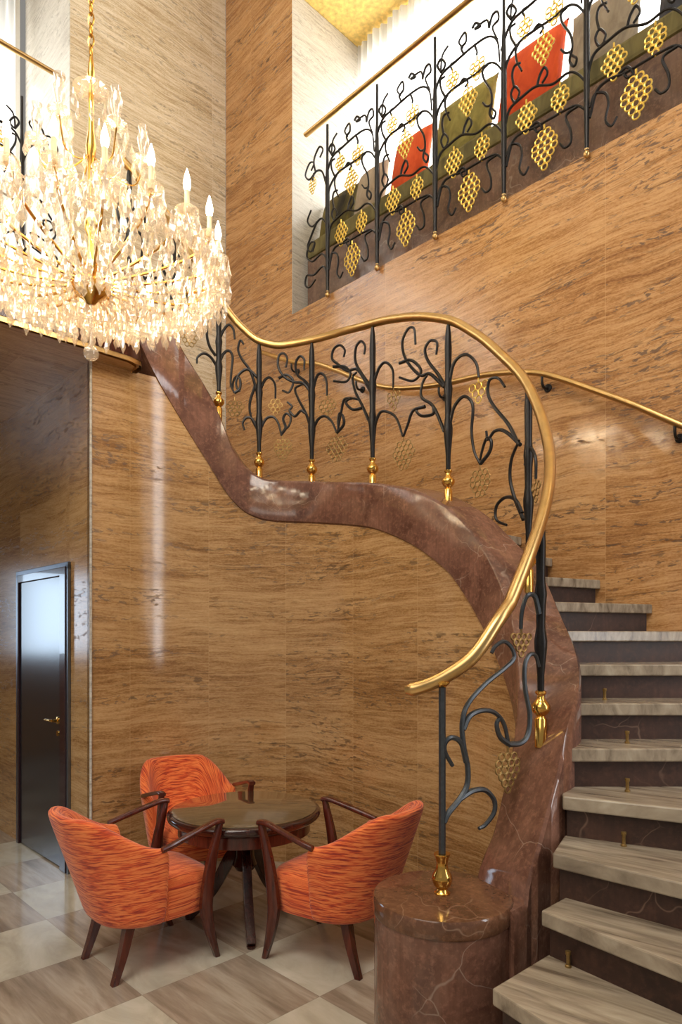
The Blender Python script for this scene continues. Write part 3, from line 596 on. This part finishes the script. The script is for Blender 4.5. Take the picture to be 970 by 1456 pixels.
# ---------------------------------------------------------------- gallery window wall: frame, panes, sheer curtain, bench and cushions
def window(name, A, B, z0, z1, nb, parentless=True):
    root = struct(empty(name, A)); d = B-A; n = d.normalized(); ang = math.atan2(n.y, n.x); ln = d.length
    root.rotation_euler = (0, 0, ang)
    f = MB()
    for k in range(nb+1): f.box((ln*k/nb, 0, (z0+z1)/2-A.z), (.06, .07, z1-z0))
    for z in (z0+.03, z1-.03): f.box((ln/2, 0, z-A.z), (ln+.06, .068, .06))
    f.build('window_frame', M['white_paint'], root)
    for k in range(nb):
        p = MB(); p.box((ln*(k+.5)/nb, 0, (z0+z1)/2-A.z), (ln/nb-.06, .012, z1-z0-.12)); p.build('pane', M['pane'], root)
window('window_1', P(5.13, VJ-.05), P(5.13, -2.9), 5.25, 7.55, 7)
window('window_2', P(2.35, 7.16), P(-3.9, 7.16), 5.20, 8.6, 6)
def curtain(name, label, A, B, z0, z1, n):
    d = B-A; nn = Vector((-d.y, d.x, 0)).normalized(); rows = []; uv = []
    for k in range(n+1):
        t = k/n; w = math.sin(k*1.25)*.02+math.sin(k*.37)*.015
        p = A+d*t+nn*w; rows.append([p+Vector((0,0,z0))+nn*w*.6, p+Vector((0,0,(z0+z1)/2)), p+Vector((0,0,z1))]); uv.append([(t*d.length, z0), (t*d.length, (z0+z1)/2), (t*d.length, z1)])
    m = MB(); m.grid(rows, uv); return tag(m.build(name, M['curtain'], None, fix=False), label, 'curtain')
curtain('sheer_curtain', 'long white sheer curtain hanging behind the cushions of the upper gallery', P(4.97, VJ-.03), P(4.97, -2.6), 5.30, 7.79, 420)
curtain('sheer_curtain', 'white sheer curtain behind the iron balustrade at upper left', P(2.3, 7.02), P(-3.0, 7.02), 4.95, 8.65, 320)
m = MB(); MR = Matrix.Rotation(AU, 3, 'Z')
bn = tag(empty('window_bench', P(4.55, 1.3, ZG)), 'long brown marble window bench with olive pad behind the gallery balustrade', 'bench')
m.box((0, 0, .28), (.58, 7.1, .56), MR); m.build('bench_base', M['marble_band'], bn, bevel=.01)
m = MB(); m.box((0, 0, .64), (.60, 7.1, .155), MR); m.build('seat_pad', M['olive'], bn, bevel=.025)
def pillow(label, mat, v0, v1, z0, z1, lean=.16, roll=0.0, u=4.47):
    w = v1-v0; h = z1-z0; th = .085; rows = []; n = 22
    def pt(a, b, s):
        x = (2*a-1); y = (2*b-1); k = max(0, (1-abs(x)**2.6)*(1-abs(y)**2.6))**.55
        pin = 1-.07*(1-abs(x)**2)*abs(y)**4; pin2 = 1-.07*(1-abs(y)**2)*abs(x)**4
        return Vector((s*th*k, x*w/2*pin2, y*h/2*pin))
    m = MB()
    for s in (-1, 1): m.grid([[pt(i/n, j/n, s) for j in range(n+1)] for i in range(n+1)])
    b = m.build('scatter_cushion', mat); bm_ = bmesh.new(); bm_.from_mesh(b.data); bmesh.ops.remove_doubles(bm_, verts=bm_.verts, dist=.0005); bmesh.ops.recalc_face_normals(bm_, faces=bm_.faces); bm_.to_mesh(b.data); bm_.free()
    b.rotation_euler = (Matrix.Rotation(AU, 3, 'Z') @ Matrix.Rotation(lean, 3, 'Y') @ Matrix.Rotation(roll, 3, 'X')).to_euler()
    b.location = P(u, (v0+v1)/2, (z0+z1)/2); return tag(b, label, 'cushion', 'cushions along the gallery bench')
Z0 = 5.43
pillow('dark olive patterned cushion leaning at the far left end of the gallery bench', cushion_mat('cushion_dark_olive', L(38,34,24), L(112,98,38), 5), 4.40, 4.87, Z0, 5.93, .2)
pillow('narrow grey beige cushion between the dark patterned and the first orange cushion', cushion_mat('cushion_taupe', L(140,124,104), L(168,150,128)), 4.02, 4.38, Z0, 5.97, .2)
pillow('smaller orange cushion on the gallery bench, left of the olive green one', cushion_mat('cushion_orange', L(196,70,24), L(214,88,36)), 3.52, 3.93, Z0, 6.02, .2)
pillow('olive green striped cushion on the gallery bench between the two orange ones', cushion_mat('cushion_olive', L(108,98,44), L(146,134,68)), 2.88, 3.46, Z0, 6.06, .2)
pillow('larger orange cushion on the gallery bench, right of the olive green one', cushion_mat('cushion_orange_red', L(190,62,20), L(212,82,32)), 2.30, 2.84, Z0, 6.10, .2)
pillow('wide grey beige cushion right of the larger orange one on the gallery bench', cushion_mat('cushion_greige', L(132,118,100), L(160,146,126)), 1.76, 2.27, Z0, 6.06, .2)
pillow('dark slate cushion at the upper right edge of the gallery bench', cushion_mat('cushion_slate', L(52,54,62), L(80,80,88)), 1.16, 1.66, Z0, 6.0, .2)

# ---------------------------------------------------------------- chandelier
CX, CY = -1.20, 3.20
ch_ = tag(empty('chandelier', (CX, CY, 2.98)), 'large crystal chandelier with lit candle bulbs hanging at upper left', 'chandelier')
H0 = 2.98
m = MB(); z = 4.42
while z < 8.99:
    k = int(round((z-4.42)/.052)); ax = (1,0,0) if k % 2 else (0,1,0)
    m.tube([Vector((ax[0]*.013*math.cos(a), ax[1]*.013*math.cos(a), z-H0+.033*math.sin(a))) for a in [2*PI*q/10 for q in range(10)]], .0045, 5, closed=True); z += .052
m.build('chain', M['gold'], ch_)
m = MB(); m.lathe([(0,.40),(.012,.40),(.014,.55),(.03,.58),(.03,.62),(.014,.66),(.016,.90),(.020,.93),(.026,.98),(.018,1.03),(.014,1.06),(.012,1.30),(.018,1.33),(.014,1.37),(.008,1.42),(0,1.44)], 18); m.build('stem', M['gold'], ch_)
m = MB(); m.lathe([(0,.225),(.02,.23),(.035,.25),(.075,.275),(.092,.305),(.088,.325),(.05,.335),(.035,.36),(.05,.40),(.03,.43),(0,.43)], 24); m.build('bowl', M['gold'], ch_)
m = MB(); m.lathe([(0,-.04),(.018,-.038),(.032,-.025),(.036,-.008),(.032,.01),(.018,.024),(.007,.03),(.007,.10),(.012,.12),(.007,.14),(.006,.225),(0,.225)], 20); m.build('ball_finial', M['crystal'], ch_)
RC = .60; NA = 20; ZA = 3.455-H0             # ring radius, arms, height of the drip pans
def pend_mesh(l, w, n=6):
    m = MB(); m.lathe([(0, 0), (.003, -.004), (.005, -.012), (w*.35, -l*.35), (w, -l*.68), (w*.75, -l*.88), (0, -l)], n); 
    me = m.mesh('crystal_pendant', M['crystal']); me.polygons.foreach_set('use_smooth', [False]*len(me.polygons)); return me
PM = [pend_mesh(.085, .014), pend_mesh(.11, .017), pend_mesh(.065, .012)]
DROPS = [((0, 0), (.003, -.01), (.013, -.055), (0, -.085))]
stuff = MB()
def drop(mb, p, l, w, n=5):
    p = Vector(p); a0 = random.random()*6; ti = Vector((random.uniform(-.08,.08), random.uniform(-.08,.08), 0))
    rows = []
    for r, z in ((.002, 0), (w*.4, -l*.35), (w, -l*.68), (.002, -l)):
        rows.append([p+Vector((r*math.cos(a0+2*PI*k/n), r*math.sin(a0+2*PI*k/n), z))+ti*(-z) for k in range(n)])
    mb.grid(rows, cv=True, smooth=False)
def bead(mb, p, r):
    p = Vector(p); n = 5
    mb.grid([[p+Vector((a*math.cos(2*PI*k/n), a*math.sin(2*PI*k/n), z)) for k in range(n)] for a, z in ((.001, r), (r, 0), (.001, -r))], cv=True, smooth=False)
cand = []
for lvl, (R, N, zz, da) in enumerate([(RC, NA, ZA, .13), (.24, 6, 3.93-H0, .3)]):
    for k in range(N):
        a = 2*PI*k/N+da; dx, dy = math.cos(a), math.sin(a)
        E_ = Vector((dx, dy, 0))
        if lvl == 0: pth = [E_*.05+Vector((0,0,.33)), E_*.18+Vector((0,0,.335)), E_*.36+Vector((0,0,.36)), E_*.52+Vector((0,0,.405)), E_*R+Vector((0,0,zz-.008))]
        else: pth = [E_*.02+Vector((0,0,.93)), E_*.10+Vector((0,0,.86)), E_*.2+Vector((0,0,.84)), E_*R+Vector((0,0,zz))]
        m = MB(); m.tube(cr(pth, 5), .0072 if lvl == 0 else .004, 6); arm = m.build('arm', M['gold'], ch_)
        c = E_*R+Vector((0,0,zz))
        m = MB(); m.lathe([(0, 0), (.02, .002), (.042, .008), (.052, .020), (.050, .022), (.03, .012), (0, .008)], 14, None, c); m.build('drip_pan', M['crystal'], arm)
        if lvl == 0:
            m = MB(); m.lathe([(0, .008), (.014, .008), (.016, .03), (.0115, .034), (.0115, .105), (0, .105)], 12, None, c); m.build('candle', M['candle'], arm)
            m = MB(); m.lathe([(0, .104), (.011, .106), (.0155, .122), (.0168, .137), (.0135, .158), (.0075, .180), (.002, .200), (0, .203)], 12, None, c); m.build('bulb', M['bulb'], arm)
        else:                                       # small glass vases of the upper tier
            m = MB(); m.lathe([(0, .01), (.012, .012), (.014, .05), (.024, .085), (.030, .12), (.018, .15), (.024, .18), (.026, .182), (.014, .15), (0, .12)], 12, None, c); m.build('glass_vase', M['crystal'], arm)
        for q in range(7 if lvl == 0 else 6):
            b = 2*PI*q/7+a; cand.append((c+Vector((.05*math.cos(b), .05*math.sin(b), .012)), 1 if lvl == 0 else 0))
# one hundred pendants nearest to the room as parts, the rest in one piece
def dist(p): w = Vector((CX, CY, H0))+p[0]; return (w-Vector((0,0,1.6))).length
ring = []
for j, (R, zz, N, pm) in enumerate([(.655, .405, 44, 1), (.60, .36, 44, 1)]):
    for k in range(N):
        a = 2*PI*(k+.5*(j % 2))/N; ring.append((Vector((R*math.cos(a), R*math.sin(a), zz+random.uniform(-.01,.01))), pm))
allp = sorted(cand+ring, key=dist)
for p, pm in allp[:100]:
    o = bpy.data.objects.new('crystal_pendant', PM[pm]); C.objects.link(o); o.parent = ch_; o.location = p; o.rotation_euler = (random.uniform(-.06,.06), random.uniform(-.06,.06), random.random()*6)
for p, pm in allp[100:]: drop(stuff, p, (.085, .11)[pm], (.014, .017)[pm])
for j in range(15):                              # the basket of drops, rings growing towards the rim
    t = j/14; R = .10+.53*t; zz = .31-.03*math.sin(PI*t)+.11*t**2.2; N = int(10+56*t)
    for k in range(N):
        a = 2*PI*(k+random.random()*.7)/N
        drop(stuff, (R*math.cos(a), R*math.sin(a), zz+random.uniform(-.012,.02)), random.uniform(.07,.115), random.uniform(.012,.018))
for j in range(7):                               # drops hung over the arms inside the ring
    t = j/6; R = .14+.42*t; zz = .46+.06*t; N = int(7+17*t)
    for k in range(N):
        a = 2*PI*(k+random.random())/N; drop(stuff, (R*math.cos(a), R*math.sin(a), zz+random.uniform(-.04,.05)), random.uniform(.06,.10), random.uniform(.011,.016))
for k in range(NA):                              # bead strings: crown to ring and swags between the arms
    a = 2*PI*k/NA+.13; b = 2*PI*(k+1)/NA+.13
    for q in range(12):
        t = q/12; aa = a+(b-a)*t; bead(stuff, (RC*math.cos(aa), RC*math.sin(aa), ZA+.005-.06*math.sin(PI*t)), .0095)
        bead(stuff, (RC*.98*math.cos(aa), RC*.98*math.sin(aa), ZA-.03-.085*math.sin(PI*t)), .0095)
        if q % 2 == 0: drop(stuff, (RC*math.cos(aa), RC*math.sin(aa), ZA-.01-.06*math.sin(PI*t)), .09, .015)
for (R, zz, N) in [(.24,.93,12), (.14,.84,7), (.08,1.245,7), (.15,1.02,5), (.06,1.16,4)]:
    for k in range(N):
        a = 2*PI*(k+random.random()*.5)/N; drop(stuff, (R*math.cos(a), R*math.sin(a), zz+random.uniform(-.015,.015)), random.uniform(.06,.10), .014)
m = MB(); m.lathe([(.01,1.235),(.05,1.24),(.085,1.255),(.08,1.257),(.05,1.247),(.01,1.245)], 20); m.build('crown_dish', M['crystal'], ch_)
o = stuff.build('crystal_drops', M['crystal'], ch_, fix=False); o['kind'] = 'stuff'

# ---------------------------------------------------------------- tub armchairs
def make_chair(name):
    root = empty(name)
    # shell: profile loop swept round the back
    def outline(phi, grow, sh=0.0):                 # phi 0 = straight back, +-105 deg towards the front
        s_, c_ = math.sin(phi), math.cos(phi)
        ex = .82
        x = math.copysign(abs(s_)**ex, s_); y = -math.copysign(abs(c_)**ex, c_)
        return x, y
    rows = []; uvs = []; n = 44; PH = math.radians(90)
    for i in range(n+1):
        phi = -PH+2*PH*i/n; f = 1-abs(phi)/PH; f = min(1, f*1.45); fb = f*f*(3-2*f)
        zt = .615+.175*fb; x, y = outline(phi, 0)
        back = max(0, math.cos(phi))
        def pt(rx, ry, z, lean): return Vector((x*rx, y*ry-.02-lean*back, z))
        def sec(z, inn):
            t = (z-.25)/(.52); rx = .262+.068*t**.9; ry = .262+.050*t**.9
            return pt(rx-inn, ry-inn, z, .13*t**1.1)
        prof = [(.25, .02), (.262, .002), (.30, 0), (.36, 0), (.43, 0), (.50, 0), (.56+.25*(zt-.6), 0), (zt-.03, 0), (zt-.008, .006), (zt, .022), (zt, .042), (zt-.010, .058), (zt-.04, .066), (zt-.10, .070), (.44, .075), (.38, .08)]
        rows.append([sec(z, q) for z, q in prof]); s = phi*.33
        d = 0; u_ = []
        for k, (z, q) in enumerate(prof):
            if k: d += (Vector(rows[-1][k])-Vector(rows[-1][k-1])).length
            u_.append((s, d))
        uvs.append(u_)
    m = MB(); m.grid(rows, uvs, caps=True); m.build('backrest', M['orange'], root, sub=1)
    # seat: squared at the front, round at the back
    def so(a, r=1.0):
        ca, sa = math.cos(a), math.sin(a); e = .5 if sa > 0 else .8
        return Vector((math.copysign(abs(ca)**e, ca)*.258*r, (math.copysign(abs(sa)**e, sa)*(.285 if sa > 0 else .25))*r-.01, 0))
    rows = []; uvs = []; N = 48
    for k in range(N):
        a = 2*PI*k/N; r_ = []; u_ = []
        for q, (g, z) in enumerate([(.0, .25), (.90, .25), (.965, .256), (.985, .275), (1.0, .33), (1.0, .385), (.985, .415), (.94, .435), (.8, .448), (.5, .458), (.0, .462)]):
            p = so(a, g); p.z = z; r_.append(p)
            u_.append((p.y*1.0+.3, p.x+5) if q >= 7 else (a*.27, z))
        rows.append(r_); uvs.append(u_)
    m = MB(); m.grid(rows, uvs, cu=True); m.build('seat', M['orange'], root)
    for s in (-1, 1):
        # front leg rising into the arm post, then the arm rail running back to the shell
        pts = [(s*.245, .262, 0), (s*.262, .215, .13), (s*.276, .182, .26), (s*.281, .182, .34), (s*.284, .205, .50), (s*.287, .245, .655), (s*.287, .254, .690)]
        m = MB(); P_ = cr(pts, 5); rows = []
        for i, p in enumerate(P_):
            t = i/(len(P_)-1); wx = .014+.005*math.sin(PI*t); wy = .014+.017*math.sin(PI*min(1, t*1.15))**1.2
            rows.append([p+Vector((a*wx, b*wy, 0)) for a, b in ((-1,-.6),(-.7,-1),(.7,-1),(1,-.6),(1,.6),(.7,1),(-.7,1),(-1,.6))])
        m.grid(rows, cv=True, caps=True); m.build('front_leg', M['wood'], root)
        pts = [(s*.287, .268, .690), (s*.290, .22, .692), (s*.298, .12, .668), (s*.306, .00, .636), (s*.306, -.07, .618)]
        m = MB(); rows = []
        P_ = cr(pts, 5)
        for i, p in enumerate(P_):
            t = i/(len(P_)-1); wx = .021-.007*t; wz = .012
            rows.append([p+Vector((a*wx, 0, b*wz)) for a, b in ((-1,-.5),(-.7,-1),(.7,-1),(1,-.5),(1,.5),(.7,1),(-.7,1),(-1,.5))])
        m.grid(rows, cv=True, caps=True); m.build('armrest', M['wood'], root)
        pts = [(s*.165, -.165, .262), (s*.172, -.20, .13), (s*.178, -.245, 0)]; m = MB(); rows = []
        for i, p in enumerate(cr(pts, 4)):
            w = .024-.009*i/8; rows.append([p+Vector((a*w, b*w, 0)) for a, b in ((-1,-1),(1,-1),(1,1),(-1,1))])
        m.grid(rows, cv=True, caps=True, smooth=False); m.build('rear_leg', M['wood'], root, bevel=.002)
    return root
def place(o, x, y, deg, label):
    o.location = (x, y, 0); o.rotation_euler = (0, 0, math.radians(deg-90)); return tag(o, label, 'armchair', 'armchairs round the small table')
c1 = make_chair('tub_armchair')
place(c1, -.985, 3.375, 42, 'orange streaked tub armchair with its back to the camera at left of the round table')
c2 = copy_tree(c1); place(c2, -.03, 3.42, 148, 'orange streaked tub armchair at right of the round table beside the marble drum')
c3 = copy_tree(c1); place(c3, -.945, 4.285, -58, 'orange streaked tub armchair behind the round table, facing out from the curved wall')

# ---------------------------------------------------------------- round table
tb = tag(empty('round_table', (-.545, 3.775, 0)), 'low round mahogany table with glass top among three orange armchairs', 'table')
TR_ = .430
m = MB(); m.lathe([(0, .581), (TR_-.07, .581), (TR_-.03, .588), (TR_-.005, .608), (TR_, .624), (TR_-.004, .636), (TR_-.014, .642), (0, .642)], 64); m.build('tabletop', M['wood_dark'], tb)
m = MB(); m.lathe([(0, .642), (TR_-.025, .642), (TR_-.025, .647), (TR_-.029, .649), (0, .649)], 64); m.build('glass_top', plain('tinted_glass_top', L(92,78,56), .05, 0, .15, 8, Coat_Weight=1.0), tb)
m = MB(); m.lathe([(TR_-.10, .516), (TR_-.08, .514), (TR_-.06, .521), (TR_-.06, .582), (TR_-.10, .582), (TR_-.10, .516)], 64); m.build('apron', M['wood'], tb)
m = MB(); m.lathe([(0, .30), (.05, .30), (.07, .33), (.055, .38), (.05, .50), (.12, .566), (.16, .582), (0, .582)], 28); m.build('column', M['wood_dark'], tb)
for a in (172, -76, 48):
    a = math.radians(a); e = Vector((math.cos(a), math.sin(a), 0)); t_ = Vector((-e.y, e.x, 0)); rows = []
    P_ = cr([e*.02+Vector((0,0,.42)), e*.08+Vector((0,0,.37)), e*.17+Vector((0,0,.20)), e*.255+Vector((0,0,.09)), e*.33+Vector((0,0,.012))], 5)
    for i, p in enumerate(P_):
        q = i/(len(P_)-1); w = .024; h = .038-.014*q
        d = (P_[min(i+1, len(P_)-1)]-P_[max(0, i-1)]).normalized(); nn = d.cross(t_)
        rows.append([p+t_*(aa*w)+nn*(b*h) for aa, b in ((-1,-1),(1,-1),(1,1),(-1,1))])
    m = MB(); m.grid(rows, cv=True, caps=True, smooth=False); lg = m.build('leg', M['wood_dark'], tb, bevel=.003)
    m = MB(); m.lathe([(0, 0), (.022, 0), (.022, .012), (0, .012)], 12, None, e*.33); m.build('foot', M['wood_dark'], lg)

# ---------------------------------------------------------------- lights and camera
def area(name, loc, target, sx, sy, power, col, spread=180):
    l = bpy.data.lights.new(name, 'AREA'); l.shape = 'RECTANGLE'; l.size = sx; l.size_y = sy; l.energy = power; l.color = col; l.spread = math.radians(spread)
    o = bpy.data.objects.new(name, l); C.objects.link(o); o.location = loc; d = Vector(target)-Vector(loc); o.rotation_euler = d.to_track_quat('-Z', 'Y').to_euler(); return o
area('window_daylight_right', P(5.45, 1.2, 6.4), P(0, 1.2, 6.2), 7.4, 2.3, 800, (1, .97, .92))
area('window_daylight_left', P(-.6, 7.5, 6.4), P(-.6, 0, 6.2), 5.6, 2.3, 450, (1, .98, .95))
area('hall_fill', P(-6.0, .2, 7.2), P(3.5, 2.4, 1.6), 6.5, 4.4, 230, (1, .93, .82))  # added fill from an unseen source, for the right wall and stairs
area('overhead_fill', P(-1.4, .6, 8.9), P(1.6, 2.6, 2.0), 4.0, 4.0, 520, (1, .94, .84))  # added panel under the closed ceiling so the right wall darkens downwards
area('entrance_window', P(3.6, -3.3, 3.9), P(2.3, 4.2, 2.6), .7, 6.0, 110, (.95, .97, 1))
area('corridor_window', P(-.1, 9.3, 1.95), P(.3, 4, 1.6), 1.2, 1.1, 22, (.62, .80, 1))
for dx, dy, z, e in ((0, 0, 3.66, 14), (.3, .25, 3.58, 6), (-.3, -.25, 3.58, 6)):
    l = bpy.data.lights.new('chandelier_glow', 'POINT'); l.energy = e; l.color = (1, .80, .52); l.shadow_soft_size = .12
    o = bpy.data.objects.new('chandelier_glow', l); C.objects.link(o); o.location = (CX+dx, CY+dy, z)
w = bpy.data.worlds.new('world'); bpy.context.scene.world = w; w.use_nodes = True
w.node_tree.nodes['Background'].inputs[0].default_value = (1, .95, .88, 1); w.node_tree.nodes['Background'].inputs[1].default_value = .24
cam = bpy.data.cameras.new('camera'); co = bpy.data.objects.new('camera', cam); C.objects.link(co)
co.location = (0, 0, 1.6); co.rotation_euler = (math.radians(90), 0, 0)
cam.sensor_fit = 'AUTO'; cam.sensor_width = 36; cam.lens = 36*948/1456; cam.shift_y = (909-728)/1456; cam.clip_start = .05
sc = bpy.context.scene; sc.camera = co
sc.view_settings.view_transform = 'Standard'; sc.view_settings.look = 'None'; sc.view_settings.exposure = .12
sc.cycles.use_denoising = True; sc.cycles.max_bounces = 8; sc.cycles.transparent_max_bounces = 24; sc.cycles.sample_clamp_indirect = 6
